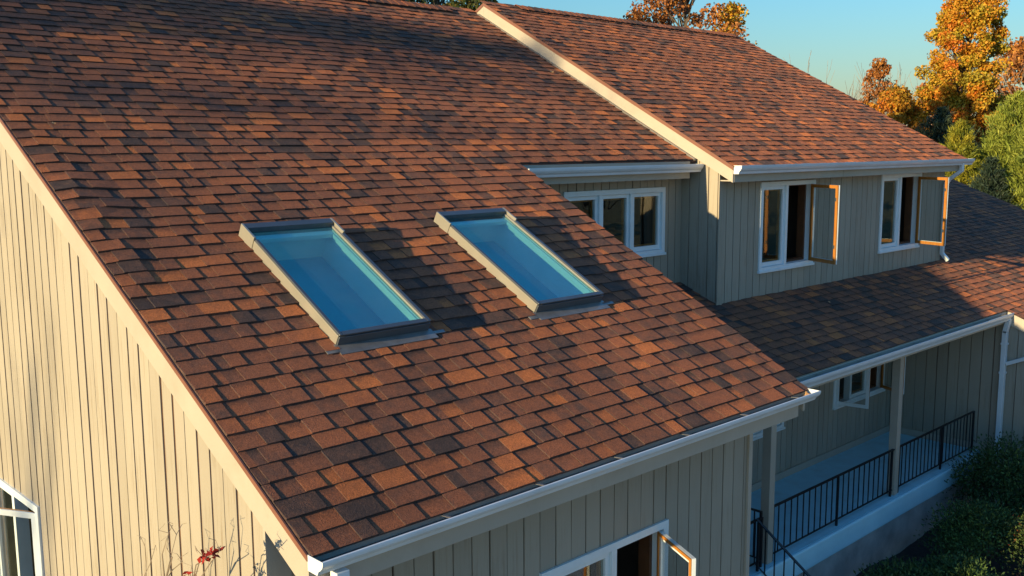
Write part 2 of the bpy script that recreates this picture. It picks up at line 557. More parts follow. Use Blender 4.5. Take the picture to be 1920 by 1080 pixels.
# ---- walls
wall('gable_wall', 'X', 0.0, -1, 0.47, RIDGE1, GZ-.05, lambda y: zR1(y)-0.17, [W_LEFT], pitch=0.161, mat='siding_old',
     label='sunlit gable wall of cream painted vertical boards', bmax=6.3, offset=0.012, gap=.021, bd=.009)
wall('gable_wall', 'X', 0.0, -1, RIDGE1+.002, 13.0, GZ-.05, lambda y: zR1(2*RIDGE1-y)-0.17, boards=False, mat='siding_old', label='rear half of the gable wall')
wall('front_wall', 'Y', 0.47, -1, 0.13, 4.93, GZ-.05, zR1(.47)-0.15, [W_FRONT], offset=-0.09,
     label='shaded front wall of wide vertical boards under the near eave')
wall('right_wall', 'X', 4.93, 1, 0.60, 3.98, GZ-.05, lambda y: zR1(y)-0.15, boards=False, label='side wall under the near roof')
wall('recessed_wall', 'Y', YR, -1, 5.0, X2, lambda x: zR3(YR)-0.05, 1.92, [W_REC], pitch=0.155, offset=0.06,
     label='recessed upper wall with the three pane window')
wall('side_wall', 'X', X2, -1, Y2+.012, 7.84, lambda y: zR3(y)-0.05 if y < YR+.14 else zR1(y)-.06, lambda y: zR2(y)-0.10, pitch=0.155,
     mat='siding_old', bmax=4.05, label='side wall of the upper storey with a patch of low sun', offset=0.0)
wall('dormer_wall', 'Y', Y2, -1, X2+.012, 15.66, zR3(Y2)-.02, 1.93, [W_D1, W_D2], pitch=0.175,
     mat='siding_old', label='shaded upper front wall with two open casement windows')
wall('end_wall', 'X', 15.66, 1, Y2+.14, RIDGE2, GZ-.05, lambda y: zR2(y)-0.12, boards=False, label='hidden right end wall of the upper storey')
wall('porch_wall', 'Y', PBACK, -1, 5.0, PSIDE, PZ-.02, zR3(PBACK)-.13, [W_P0, W_P1], offset=0.05,
     label='porch back wall with open white casement windows')
wall('wing_wall', 'X', PSIDE, -1, -1.0, PBACK, GZ-.05, lambda y: zR3(y)-.13, pitch=0.19, bmin=-.3,
     label='porch end wall of wide boards')
wall('wing_front_wall', 'Y', -1.0, -1, PSIDE+.13, 23.5, GZ-.05, zR3(-1)-.13, boards=False)
wall('wing_end_wall', 'X', 23.5, 1, -.86, 8, GZ-.05, lambda y: zR3(y)-.13, boards=False)
wall('rear_wall', 'Y', 13.0, 1, 0, 23.5, GZ-.05, lambda x: 1.35 if x < 15.6 else -.3, boards=False)

# corner boards
c = MB(); c.box(-.028, .13, .445, .467, GZ, zR1(.45)-.17)
c.build('corner_board', M['trim'], house)
c = MB(); c.box(X2-.02, X2+.10, Y2-.022, Y2-.003, zR3(Y2)-.02, 1.86)
c.build('corner_board', M['siding_old'], house)
c = MB(); c.box(4.90, 4.957, .445, .467, GZ, zR1(.45)-.17)
c.build('corner_board', M['trim'], house)

# ---- fascias and rake boards
def rake(name, x0, x1, y0, y1, zf, depth, mat, top=-0.012, label=None):
    b = MB()
    b.hexa([(x0, y0, zf(y0)-depth), (x1, y0, zf(y0)-depth), (x1, y1, zf(y1)-depth), (x0, y1, zf(y1)-depth),
            (x0, y0, zf(y0)+top), (x1, y0, zf(y0)+top), (x1, y1, zf(y1)+top), (x0, y1, zf(y1)+top)])
    return b.build(name, M[mat], house, label)
rake('rake_board', -.030, -.0022, -.002, RIDGE1, zR1, .228, 'trim', label='sunlit cream rake board along the near roof edge')
rake('rake_board', -.030, -.0022, RIDGE1+.002, 13.0, lambda y: zR1(2*RIDGE1-y), .228, 'trim')
rake('drip_edge', -.040, -.0301, -.004, RIDGE1, zR1, .030, 'drip', top=.004)
rake('rake_board', R1E-.05, R1E-.02, .0, NOTCH*CA, zR1, .2, 'trim')
rake('rake_board', X2-.032, X2-.0042, 3.028, RIDGE2, zR2, .212, 'trim', label='sunlit cream rake board between the two roofs')
rake('rake_board', X2-.032, X2-.0042, RIDGE2+.002, 8.6, lambda y: zR2(2*RIDGE2-y), .212, 'trim')
rake('drip_edge', X2-.042, X2-.0325, 3.02, RIDGE2+.012, zR2, .045, 'drip', top=.006, label='reddish brown drip edge')
rake('drip_edge', X2-.042, X2-.0325, RIDGE2+.013, 8.6, lambda y: zR2(2*RIDGE2-y), .045, 'drip', top=.006)
rake('step_flashing', R1X-.06, X2-.033, NOTCH*CA, RIDGE1-.1, zR1, .0, 'flash', top=.028)
rake('rake_board', PSIDE+.01-.04, PSIDE-.004, -1.2, E3-.01, zR3, .22, 'trim', label='short rake board of the wing, sunlit at its outer end')
b = MB(); b.box(-.03, 4.96, -.001, .024, -.235, -.008); b.build('fascia', M['trim'], house, 'long fascia board under the near gutter', bevel=.004)
b = MB(); b.box(5.0, 8.27, NOTCH*CA-.005, NOTCH*CA+.02, 1.70, zR1(NOTCH*CA)-.01); b.box(5.0, 8.27, NOTCH*CA+.021, YR-.003, 1.70, 1.72)
b.build('fascia', M['trim'], house, 'fascia above the recessed window')
for xa, xb in ((X2-.004, 11.38), (11.384, 15.86)):
    b = MB(); b.box(xa, xb, 3.025, 3.05, 1.652, zR2(3.03)-.01); b.build('fascia', M['trim'], house, bevel=.004)
b = MB(); b.box(X2-.004, 15.80, 3.051, Y2-.003, 1.665, 1.68); b.build('soffit', M['trim'], house)
for xa, xb in ((5.2, 12.9), (12.904, 14.63)):
    b = MB(); b.box(xa, xb, E3-.002, E3+.025, -.86, zR3(E3)-.01); b.build('fascia', M['trim'], house, bevel=.004)

# ---- roof decks
def roof_xyz(kind, x, s, h=0.0):
    """point on a roof: x along the eave, s up the slope, h above the deck"""
    if kind == 'R3':
        a = math.atan(T3)
        return (x, E3+s*math.cos(a)-h*math.sin(a), zR3(E3)+s*math.sin(a)+h*math.cos(a))
    d = 0 if kind == 'R1' else D2*CA
    y0 = 0.0
    return (x, y0+s*CA-(h+d)*SA, s*SA+(h+d)*CA)

SKY = [(1.11, 1.93, 1.60, 3.04), (3.07, 3.90, 1.59, 3.03)]
OPEN = [(x0+.018, x1-.018, s0+.018, s1-.018) for x0, x1, s0, s1 in SKY]

def deck(kind, rects, name, label):
    mb = MB()
    for x0, x1, s0, s1 in rects:
        P = [roof_xyz(kind, x, s, h) for h in (-.10, -.003) for x, s in ((x0, s0), (x1, s0), (x1, s1), (x0, s1))]
        mb.hexa(P, (0.1, 0, 0))
    return mb.build(name, M['shingle'], house, label)
S1 = RIDGE1/CA
S2 = (RIDGE2+D2*CA*SA)/CA
xs = [0, OPEN[0][0], OPEN[0][1], OPEN[1][0], OPEN[1][1], R1E]
rects = []
for i in range(5):
    if i in (1, 3):
        q = OPEN[i//2]
        rects += [(xs[i], xs[i+1], 0.0, q[2]), (xs[i], xs[i+1], q[3], NOTCH)]
    else:
        rects.append((xs[i], xs[i+1], 0.0, NOTCH))
rects.append((0, X2-.03, NOTCH, S1))
roof1 = deck('R1', rects, 'roof', 'large near roof plane with two skylights')
roof2 = deck('R2', [(X2-.004, 15.75, 3.56, S2)], 'roof', 'higher right roof plane')
A3 = math.atan(T3)
def s3(y): return (y-E3)/math.cos(A3)
roof3 = deck('R3', [(5.0, 15.68, 0.0, s3(3.3)), (15.682, 23.55, 0.0, s3(8.0)), (PSIDE+.006, 23.55, s3(-1.25), -.002)], 'roof', 'lower porch and wing roof, mostly in shade')
# rear slopes, unseen but there
b = MB()
for x0, x1, yr, zr, ye in ((-.02, X2-.03, RIDGE1, zR1(RIDGE1), 13.3), (X2-.02, 15.75, RIDGE2, zR2(RIDGE2), 13.3)):
    ze = zr-(ye-yr)*TA
    b.hexa([(x0, yr+.001, zr-.1), (x1, yr+.001, zr-.1), (x1, ye, ze-.1), (x0, ye, ze-.1), (x0, yr+.001, zr), (x1, yr+.001, zr), (x1, ye, ze), (x0, ye, ze)], (.35, 0, 0))
b.hexa([(15.77, 8.01, zR3(8)-.1), (23.55, 8.01, zR3(8)-.1), (23.55, 13.3, zR3(8)-2.2), (15.77, 13.3, zR3(8)-2.2), (15.77, 8.01, zR3(8)), (23.55, 8.01, zR3(8)), (23.55, 13.3, zR3(8)-2.1), (15.77, 13.3, zR3(8)-2.1)], (.35, 0, 0))
b.build('rear_roof', M['shingle'], house)

# ---- shingles
def buckle(kind, x, s):
    """gentle waviness of an old roof; a ridge along the near rake"""
    h = 0.004*math.sin(x*1.7+s*.6)*math.sin(s*1.1-x*.4) + 0.0022*math.sin(x*4.1+1)*math.sin(s*3.3+2)
    if kind == 'R1':
        w = max(0.0, 1-((s-3.7)/1.35)**2)
        h += 0.034*w*math.exp(-((x-.16)/.15)**2)*(.75+.25*math.sin(s*7+1))
        w = max(0.0, 1-((s-6.2)/1.2)**2)
        h += 0.012*w*math.exp(-((x-.45)/.2)**2)
    return h

_CAMP = Vector(cam.matrix_world.translation)
def lay(kind, roof, s0, ncourse, xrange, holes, n_obj, start_h=0.0, seed=1):
    """courses of laminated shingles; the n_obj pieces that show largest are objects of their own"""
    r = random.Random(seed)
    pieces = []
    mean_prev = 0.4
    for c in range(ncourse):
        sa = s0 + c*EXP
        sb = sa + EXP + 0.03
        xr = xrange(sa)
        if xr is None: continue
        xa, xb = xr
        x = xa
        lvl = r.random() < .5
        first = True
        wav = r.uniform(-.003, .003)
        while x < xb-1e-6:
            w = r.choice((.11, .15, .18, .20, .23, .27)) if lvl else r.choice((.08, .11, .14, .18, .22))
            w *= r.uniform(.9, 1.1)
            if first: w *= r.uniform(.4, 1); first = False
            if xb-(x+w) < .07: w = xb-x
            q = r.random()
            if q < .13: tone = r.uniform(0, .2)
            elif q < .76: tone = r.uniform(.24, .56)
            elif q < .93: tone = r.uniform(.56, .80)
            else: tone = r.uniform(.85, 1)
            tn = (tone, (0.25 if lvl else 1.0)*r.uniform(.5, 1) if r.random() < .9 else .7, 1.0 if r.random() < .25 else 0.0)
            pieces.append((x, x+w, sa+wav+r.uniform(-.0015, .0015), sb, 1 if lvl else 0, tn, sa))
            x += w
            if r.random() < .93: lvl = not lvl
    out = []
    for (x0, x1, sa, sb, lv, tn, s_) in pieces:
        segs = [(x0, x1)]
        for (hx0, hx1, hs0, hs1) in holes:
            if sa+EXP*.6 > hs0 and sa+EXP*.3 < hs1:
                ns = []
                for a, b in segs:
                    if b <= hx0 or a >= hx1: ns.append((a, b)); continue
                    if a < hx0-.02: ns.append((a, hx0))
                    if b > hx1+.02: ns.append((hx1, b))
                segs = ns
        for a, b in segs:
            out.append((a, b, sa, sb, lv, tn))
    def quad(mb, p):
        a, b, sa, sb, lv, tn = p
        hb = 0.0150+0.0062*lv; hu = 0.0030+0.0042*lv
        P = []
        for x, s, h in ((a, sa, hb-.0140-.0062*lv), (b, sa, hb-.0140-.0062*lv), (b, sb, -.004), (a, sb, -.004), (a, sa, hb), (b, sa, hb), (b, sb, hu), (a, sb, hu)):
            P.append(roof_xyz(kind, x, s, h+buckle(kind, x, s)))
        w = b-a
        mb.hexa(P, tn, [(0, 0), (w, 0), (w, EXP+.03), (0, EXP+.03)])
    # size in the picture
    scored = []
    inv = cam.matrix_world.inverted()
    for i, p in enumerate(out):
        ctr = Vector(roof_xyz(kind, (p[0]+p[1])/2, p[2]+EXP/2))
        q = inv @ ctr
        d = -q.z
        vis = d > .5 and abs(q.x/d) < .53 and -.30 < q.y/d < .30
        scored.append(((p[1]-p[0])/(d*d) if vis else -1, i))
    scored.sort(reverse=True)
    own = {i for s_, i in scored[:n_obj] if s_ > 0}
    rest = MB()
    for i, p in enumerate(out):
        if i in own:
            mb = MB(); quad(mb, p); mb.build('shingle', M['shingle'], roof)
        else:
            quad(rest, p)
    rest.build('shingle_courses', M['shingle'], roof, kind='stuff')

def x1(s):
    return (-.022, R1E) if s < NOTCH-.09 else (-.022, X2-.036)
holes1 = [(x0+.005, x1_-.005, s0-.02, s1+.03) for x0, x1_, s0, s1 in SKY]
n1 = int((S1+.02)/EXP)+1
lay('R1', roof1, -.03, n1, x1, holes1, 300, seed=3)
s2e = 3.56
n2 = int((S2-s2e)/EXP)+1
lay('R2', roof2, s2e-.03, n2, lambda s: (X2-.035, 16.02-(s-3.5)*.052), [], 0, seed=5)
n3 = int(s3(8.0)/EXP)+1
def x3(s):
    y = E3+s*math.cos(A3)
    if s < -.08: return (PSIDE-.03, 23.62)
    if y < Y2-.02: return (5.2, 23.62)
    if y < YR+.1 : return (5.2, 23.62)
    return (15.69, 23.62)
nf = int(-s3(-1.25)/EXP)
lay('R3', roof3, -.02-nf*EXP, n3+nf, x3, [(8.47, 15.66, s3(Y2)-.02, 20)], 0, seed=9)

# ---- ridge vents with cap shingles
def ridge_cap(x0, x1, yr, zr, roof, hi, seed):
    r = random.Random(seed)
    v = MB()
    for sgn in (-1, 1):
        ya, yb = yr, yr+sgn*.145
        za, zb = zr+.012, zr+.012-.145*TA
        P = [(x0, ya, za), (x1, ya, za), (x1, yb, zb), (x0, yb, zb)]
        if sgn < 0: P = [P[3], P[2], P[1], P[0]]
        v.hexa(P+[(p[0], p[1], p[2]+hi) for p in P], (0.05, 0, 0))
    v.build('ridge_vent', M['iron'], roof)
    m = MB()
    x = x0-.01
    while x < x1:
        w = .15
        tn = (r.uniform(.05, .6), .3, 0)
        h0, h1 = hi+.030, hi+.020
        for sgn in (-1, 1):
            yb = yr+sgn*.165
            zc, zb = zr+h0, zr+h0-.165*TA
            P = [(x, yr, zc), (x+w+.01, yr, zr+h1), (x+w+.01, yb, zb-.01), (x, yb, zb)]
            if sgn < 0: P = [P[3], P[2], P[1], P[0]]
            m.hexa([(p[0], p[1], p[2]-.008) for p in P]+P, tn)
        x += w
    m.build('ridge_caps', M['shingle'], roof, kind='stuff')
ridge_cap(0.0, R1X-.65, RIDGE1, zR1(RIDGE1), roof1, .022, 1)
ridge_cap(9.15, 15.5, RIDGE2, zR2(RIDGE2), roof2, .022, 2)

# ---- gutters (K profile)
def gutter(x0, x1, yb, zt, label, caps=(True, True), hangers=(), h=.125, d=.125):
    t = .004
    prof = [(yb, zt), (yb, zt-h), (yb-d*.62, zt-h), (yb-d*.70, zt-h*.72), (yb-d*.86, zt-h*.55), (yb-d*.97, zt-h*.33), (yb-d, zt-.012), (yb-d, zt), (yb-d+.014, zt),
            (yb-d+.014, zt-.008), (yb-d+t+.004, zt-.010), (yb-d*.97+t*1.5, zt-h*.33), (yb-d*.86+t*1.5, zt-h*.55+.001), (yb-d*.70+t*1.5, zt-h*.72+.001), (yb-d*.62+t, zt-h+t), (yb-t, zt-h+t), (yb-t, zt)]
    m = MB()
    # built of quads between consecutive profile points
    P = prof
    n = len(P)
    for i in range(n):
        a, b = P[i], P[(i+1) % n]
        m.poly([(x0, a[0], a[1]), (x0, b[0], b[1]), (x1, b[0], b[1]), (x1, a[0], a[1])])
    go = m.build('gutter', M['gutter'], house, label)
    outer = P[:8]
    for x, on in ((x0, caps[0]), (x1, caps[1])):
        if on:
            m = MB(); sx = -.004 if x == x0 else .004
            m.prism([(x, a, b) for a, b in outer], (sx, 0, 0)); m.build('end_cap', M['gutter'], go)
    fl = MB(); fl.box(x0+.002, x1-.002, yb-d*.62+t+.001, yb-t-.002, zt-h+t+.001, zt-h*.62)
    fl.build('gutter_debris', M['gutter_in'], go)
    fl = MB(); fl.box(x0+.002, x1-.002, yb-t-.0018, yb-t-.0002, zt-h*.61, zt-.004)
    fl.build('gutter_back', M['trim'], go)
    for hx in hangers:
        m = MB()
        m.obox((hx, yb-.003, zt-.024), (.018, 0, 0), (0, -d+.016, .012), (0, 0, .003))
        m.build('hanger', M['flash'], go)
    return go
gutter(-.03, 5.07, -.002, .004, 'long white gutter under the near eave', hangers=[.86+.78*i for i in range(6)], h=.088, d=.145)
gutter(5.1, 8.405, NOTCH*CA-.006, zR1(NOTCH*CA)-.045, 'white gutter above the recessed window', h=.105)
gutter(X2-.02, 16.08, 3.024, zR2(3.03)+.012, 'white gutter of the higher right roof', h=.112)
gutter(5.2, 14.655, E3-.004, zR3(E3)-.03, 'white porch gutter', hangers=[8.3+.55*i for i in range(12)])

# downspouts
def pipe(path, w, label, straps=()):
    m = MB()
    for a, b in zip(path[:-1], path[1:]):
        A, B = Vector(a), Vector(b); d = (B-A)
        side = Vector((1, 0, 0)) if abs(d.normalized().x) < .8 else Vector((0, 1, 0))
        f = d.cross(side).normalized(); side = f.cross(d).normalized()
        e = d.normalized()*w*.18
        m.obox(A-side*w/2-f*w*.38-e, side*w, f*w*.76, d+e*2)
    o = m.build('downspout', M['gutter'], house, label, bevel=.006)
    for z, x, y in straps:
        m = MB(); m.box(x-w*.56, x+w*.56, y-w*.5, y+w*.5, z, z+.03); m.build('strap', M['gutter'], o)
    return o
pipe([(15.66, 2.96, 1.78), (15.66, 2.96, 1.66), (15.60, 3.15, 1.50), (15.585, 3.20, 1.40), (15.585, 3.20, .14), (15.63, 3.11, .02)], .078, 'white downspout at the right end of the upper storey')
pipe([(PSIDE-.07, 1.62, zR3(E3)-.15), (PSIDE-.07, 1.66, -1.0), (PSIDE-.07, 1.66, GZ)], .10, 'tall white downspout at the end of the porch',
     straps=[(-1.22, PSIDE-.07, 1.66), (-1.72, PSIDE-.07, 1.66)])
pipe([(PSIDE-.055, 1.60, -1.54), (PSIDE-.055, .2, -.90)], .08, 'sloping white drain pipe joining the tall downspout')
pipe([(.12, -.07, -.12), (.12, -.07, -.20), (.12, .38, -.46), (.12, .395, -.6), (.12, .395, GZ)], .085, 'white downspout at the near corner of the house')

# ---- windows
def win(name_label, axis, plane, sgn, hole, divisions, sashes, trimw=.055, proud=.022, sill=True, depth=.10):
    """axis 'Y': window in wall plane y=plane, facing sgn. divisions: positions of mullions; sashes: list of
    (a0,a1,kind) kind fixed / open; returns the window part"""
    a0, a1, z0, z1 = hole
    def B(mb, p0, p1, q0, q1, zz0, zz1, tone=(.5, .5, .5)):
        # p: along, q: outward distance from the wall plane
        lo, hi = plane+sgn*q0, plane+sgn*q1
        lo, hi = min(lo, hi), max(lo, hi)
        if axis == 'Y': mb.box(p0, p1, lo, hi, zz0, zz1, tone)
        else: mb.box(lo, hi, p0, p1, zz0, zz1, tone)
    def PT(a, z, q):
        return (a, plane+sgn*q, z) if axis == 'Y' else (plane+sgn*q, a, z)
    m = MB()
    m.ring((a0-.012, a1+.012, z0-.004, z1+.02), (a0+trimw, a1-trimw, z0+trimw*.8, z1-trimw*.8), PT, -.02, proud)
    w = m.build('window', M['white'], house, name_label, bevel=.003)
    m = MB()
    m.ring((a0+trimw*.7, a1-trimw*.7, z0+trimw*.5, z1-trimw*.5), (a0+trimw*.98, a1-trimw*.98, z0+trimw*.79, z1-trimw*.79), PT, -depth, -.0201)
    m.build('jamb', M['white'], w)
    for d in divisions:
        m = MB(); B(m, d-.03, d+.03, -depth, proud-.006, z0+trimw*.8+.0005, z1-trimw*.8-.0005); m.build('mullion', M['white'], w, bevel=.003)
    if sill:
        m = MB(); B(m, a0-.025, a1+.025, -.01, proud+.018, z0-.034, z0-.0006); m.build('sill', M['white'], w, bevel=.003)
    m = MB()   # wooden inner lining
    m.ring((a0+trimw-.01, a1-trimw+.01, z0+trimw*.8-.01, z1-trimw*.8+.01), (a0+trimw+.03, a1-trimw-.03, z0+trimw*.8+.03, z1-trimw*.8-.02), PT, -depth-.12, -depth-.002)
    m.build('inner_lining', M['shaded_wood'], w)
    zz0, zz1 = z0+trimw*.8+.003, z1-trimw*.8-.003
    for (s0, s1, kind) in sashes:
        if kind == 'fixed':
            st = .048
            m = MB(); m.ring((s0, s1, zz0, zz1), (s0+st, s1-st, zz0+st*1.25, zz1-st), PT, -.06, -.012)
            m.build('sash', M['white'], w, bevel=.002)
            m = MB(); m.ring((s0+st*.8, s1-st*.8, zz0+st, zz1-st*.8), (s0+st*1.5, s1-st*1.5, zz0+st*1.7, zz1-st*1.5), PT, -.085, -.0605)
            m.build('wooden_bead', M['wood'], w)
            m = MB(); B(m, s0+st*.9, s1-st*.9, -.040, -.034, zz0+st, zz1-st*.9); m.build('pane', M['glass'], w)
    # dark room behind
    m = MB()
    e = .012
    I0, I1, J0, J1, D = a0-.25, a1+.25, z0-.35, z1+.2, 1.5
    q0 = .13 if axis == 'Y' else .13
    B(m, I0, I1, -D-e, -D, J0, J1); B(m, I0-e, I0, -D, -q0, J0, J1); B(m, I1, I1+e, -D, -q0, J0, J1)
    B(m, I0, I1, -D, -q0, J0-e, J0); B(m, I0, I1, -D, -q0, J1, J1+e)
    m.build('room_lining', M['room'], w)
    return w

def open_sash(w, hinge, end, z0, z1, inside_left=True, t=.042, st=.052, split=.45, ww=.9):
    """casement leaf standing open: white vinyl outside, pine inside, glass between. hinge/end are (x,y)"""
    H = Vector((hinge[0], hinge[1], 0)); E_ = Vector((end[0], end[1], 0))
    d = E_-H; L = d.length; d.normalize()
    n = Vector((-d.y, d.x, 0))            # left of hinge->end
    if not inside_left: n = -n            # n points to the inside (pine) face
    Z = Vector((0, 0, 1))
    def slab(mb, u0, u1, v0, v1, zz0, zz1):
        mb.obox(H+d*u0+n*v0+Z*zz0, d*(u1-u0), n*(v1-v0), Z*(zz1-zz0))
    for nm, mat, v0, v1, s_ in (('sash_cladding', 'white', 0, t*split, st), ('pine_sash', 'wood', t*split+.0006, t, st*ww)):
        m = MB()
        m.ring((0, L, z0, z1), (s_, L-s_, z0+s_*1.1, z1-s_), lambda a, z, q: H+d*a+n*q+Z*z, v0, v1)
        m.build(nm, M[mat], w, bevel=.002)
    m = MB(); slab(m, st*.9, L-st*.9, t*.40, t*.52, z0+st, z1-st*.95); m.build('pane', M['leafglass'], w, label='pane of the open casement')
    for f in (.2, .8):
        m = MB(); slab(m, L-st*.75, L-st*.35, t+.0005, t+.012, z0+(z1-z0)*f, z0+(z1-z0)*f+.05)
        m.build('sash_latch', M['dark_clad'], w)

w = win('upper casement window nearest the inner corner, right leaf open', 'Y', Y2, -1, W_D1, [10.165], [(9.53, 10.135, 'fixed')])
open_sash(w, (10.90, Y2-.012), (10.655, Y2-.575), .40, 1.555, inside_left=False)
w = win('upper casement window by the far downspout, right leaf open', 'Y', Y2, -1, W_D2, [13.855], [(13.21, 13.825, 'fixed')])
open_sash(w, (14.59, Y2-.012), (14.40, Y2-.60), .40, 1.575, inside_left=False)
win('white window of three panes in the recess', 'Y', YR, -1, W_REC, [6.74, 7.36], [(6.13, 6.71, 'fixed'), (6.77, 7.33, 'fixed'), (7.39, 7.995, 'fixed')])
w = win('window under the near eave with its right leaf open', 'Y', .47, -1, W_FRONT, [3.02], [(2.26, 2.99, 'fixed')])
open_sash(w, (3.635, .455), (3.375, -.07), -2.18, -1.04, inside_left=False, t=.05, split=.74, ww=.5)
w = win('porch window with both outer leaves open', 'Y', PBACK, -1, W_P1, [13.08, 13.72], [(13.11, 13.69, 'fixed')])
open_sash(w, (12.56, PBACK-.012), (12.665, 3.07), -2.24, -1.20, inside_left=True)
open_sash(w, (14.28, PBACK-.012), (14.05, 3.09), -2.24, -1.20, inside_left=False)
win('porch window half hidden behind the near eave', 'Y', PBACK, -1, W_P0, [9.66, 10.28], [(9.11, 9.63, 'fixed'), (9.69, 10.25, 'fixed'), (10.31, 10.83, 'fixed')])
w = win('window in the sunlit gable wall with its leaf open', 'X', 0.0, -1, W_LEFT, [5.02], [(5.05, 5.68, 'fixed')])
open_sash(w, (-.014, 4.425), (-.305, 4.935), -2.14, -.99, inside_left=False)

# ---- skylights
for i, (x0, x1_, s0, s1) in enumerate(SKY):
    Pt = lambda x, s, h: Vector(roof_xyz('R1', x, s, h))
    def bx(mb, xa, xb, sa, sb, ha, hb):
        mb.hexa([Pt(xa, sa, ha), Pt(xb, sa, ha), Pt(xb, sb, ha), Pt(xa, sb, ha), Pt(xa, sa, hb), Pt(xb, sa, hb), Pt(xb, sb, hb), Pt(xa, sb, hb)])
    H, fw = .105, .034
    m = MB(); m.ring((x0, x1_, s0, s1), (x0+fw, x1_-fw, s0+fw, s1-fw), Pt, -.02, H-.014)
    sk = m.build('skylight', M['clad'], house, ('left' if i == 0 else 'right')+' skylight with tinted glass on the near roof', bevel=.003)
    for a, b, nm in ((x0+.004, x0+fw*.95, 'side_cap'), (x1_-fw*.95, x1_+.003, 'side_cap')):
        m = MB(); bx(m, a, b, s0-.010, s1-.19, H-.0135, H+.001); m.build(nm, M['dark_clad'], sk, bevel=.005)
    m = MB(); bx(m, x0+fw*.96, x1_-fw*.96, s0-.012, s0+fw*.9, H-.0135, H); m.build('bottom_cap', M['dark_clad'], sk, bevel=.004)
    m = MB(); bx(m, x0+.004, x1_, s0-.016, s0-.001, .016, H-.02); m.build('bottom_rail', M['dark_clad'], sk, bevel=.003)
    m = MB()      # head cladding with raised ends
    bx(m, x0-.008, x0+.012, s1-.185, s1+.03, 0, H+.014); m.build('head_end', M['clad'], sk, bevel=.003)
    m = MB(); bx(m, x1_-.012, x1_+.008, s1-.185, s1+.03, 0, H+.014); m.build('head_end', M['clad'], sk, bevel=.003)
    m = MB(); bx(m, x0+.013, x1_-.013, s1-.04, s1+.028, 0, H+.012)
    m.build('head_cladding', M['dark_clad'], sk, bevel=.003)
    m = MB(); bx(m, x0+fw*.8, x1_-fw*.8, s0+fw*.8, s1-fw*.8, H-.034, H-.026)
    m.build('pane', M['skyglass'], sk)
    m = MB()      # light shaft
    g0, g1, t0, t1 = x0+fw+.006, x1_-fw-.006, s0+fw+.006, s1-fw-.006
    dp = -.22
    m.ring((g0-.02, g1+.02, t0-.02, t1+.02), (g0, g1, t0, t1), Pt, dp, H-.04)
    m.build('shaft', M['shaft'], sk)
    m = MB(); bx(m, g0, g1, t0, t1, dp-.02, dp+.0)
    m.build('blind', M['blind'], sk)
    m = MB(); bx(m, g0+.001, g1-.001, t1-.085, t1-.03, H-.085, H-.045); m.build('blind_cassette', M['shaft'], sk, bevel=.006)
    for a, b in ((g0+.001, g0+.02), (g1-.02, g1-.001)):   # inner sash rails
        m = MB(); bx(m, a, b, t0+.001, t1-.09, H-.075, H-.045); m.build('inner_rail', M['shaft'], sk)
    # apron and side flashings
    m = MB()
    bx(m, x0-.02, x1_+.03, s0-.115, s0-.001, .014, .019)
    m.build('apron_flashing', M['flash'], sk)
    m = MB(); bx(m, x0-.115, x0-.022, s0-.088, s0-.05, .014, .0195); m.build('flashing_tab', M['flash'], sk)
    m = MB(); bx(m, x1_+.032, x1_+.13, s0-.068, s0-.036, .014, .0195); m.build('flashing_tab', M['flash'], sk)
    m = MB()
    m.poly([Pt(x0+.0, s0-.001, .019), Pt(x1_, s0-.001, .019), Pt(x1_, s0-.001, .045), Pt(x0, s0-.001, .045)])
    m.build('apron_upstand', M['flash'], sk)

# ---- porch
m = MB(); m.box(4.96, PSIDE-.004, PY+.03, PBACK-.004, PZ-.2, PZ); m.build('porch_floor', M['slab'], house, 'porch floor tinted with the blue of its shade')
m = MB(); m.box(4.96, PSIDE-.30, PY-.02, PY+.0295, PZ-.315, PZ-.002); m.build('porch_curb', M['lip'], house, 'pale front edge of the porch slab', bevel=.02)
m = MB(); m.box(4.96, PSIDE-.34, PY+.0, PY+.2, GZ-.3, PZ-.317); m.build('porch_foundation', M['concrete'], house, 'stained concrete foundation wall under the porch')
m = MB(); m.box(5.0, PSIDE-.024, PBACK-.022, PBACK-.003, PZ+.002, PZ+.115); m.build('base_board', M['trim'], house)
m = MB(); m.box(PSIDE-.022, PSIDE-.003, PY+.02, PBACK-.023, PZ+.002, PZ+.115); m.build('base_board', M['trim'], house)
for px in (7.93, 11.48):
    m = MB(); m.box(px-.062, px+.062, 2.0, 2.124, PZ+.001, zR3(2.06)-.12)
    m.build('porch_post', M['trim'], house, bevel=.006)
m = MB()
for k in range(5):
    m.box(6.2, 7.55, PY-.03-.28*(k+1), PY-.0305-.28*k, GZ-.2, PZ-.17*(k+1))
m.build('front_steps', M['concrete'], house)

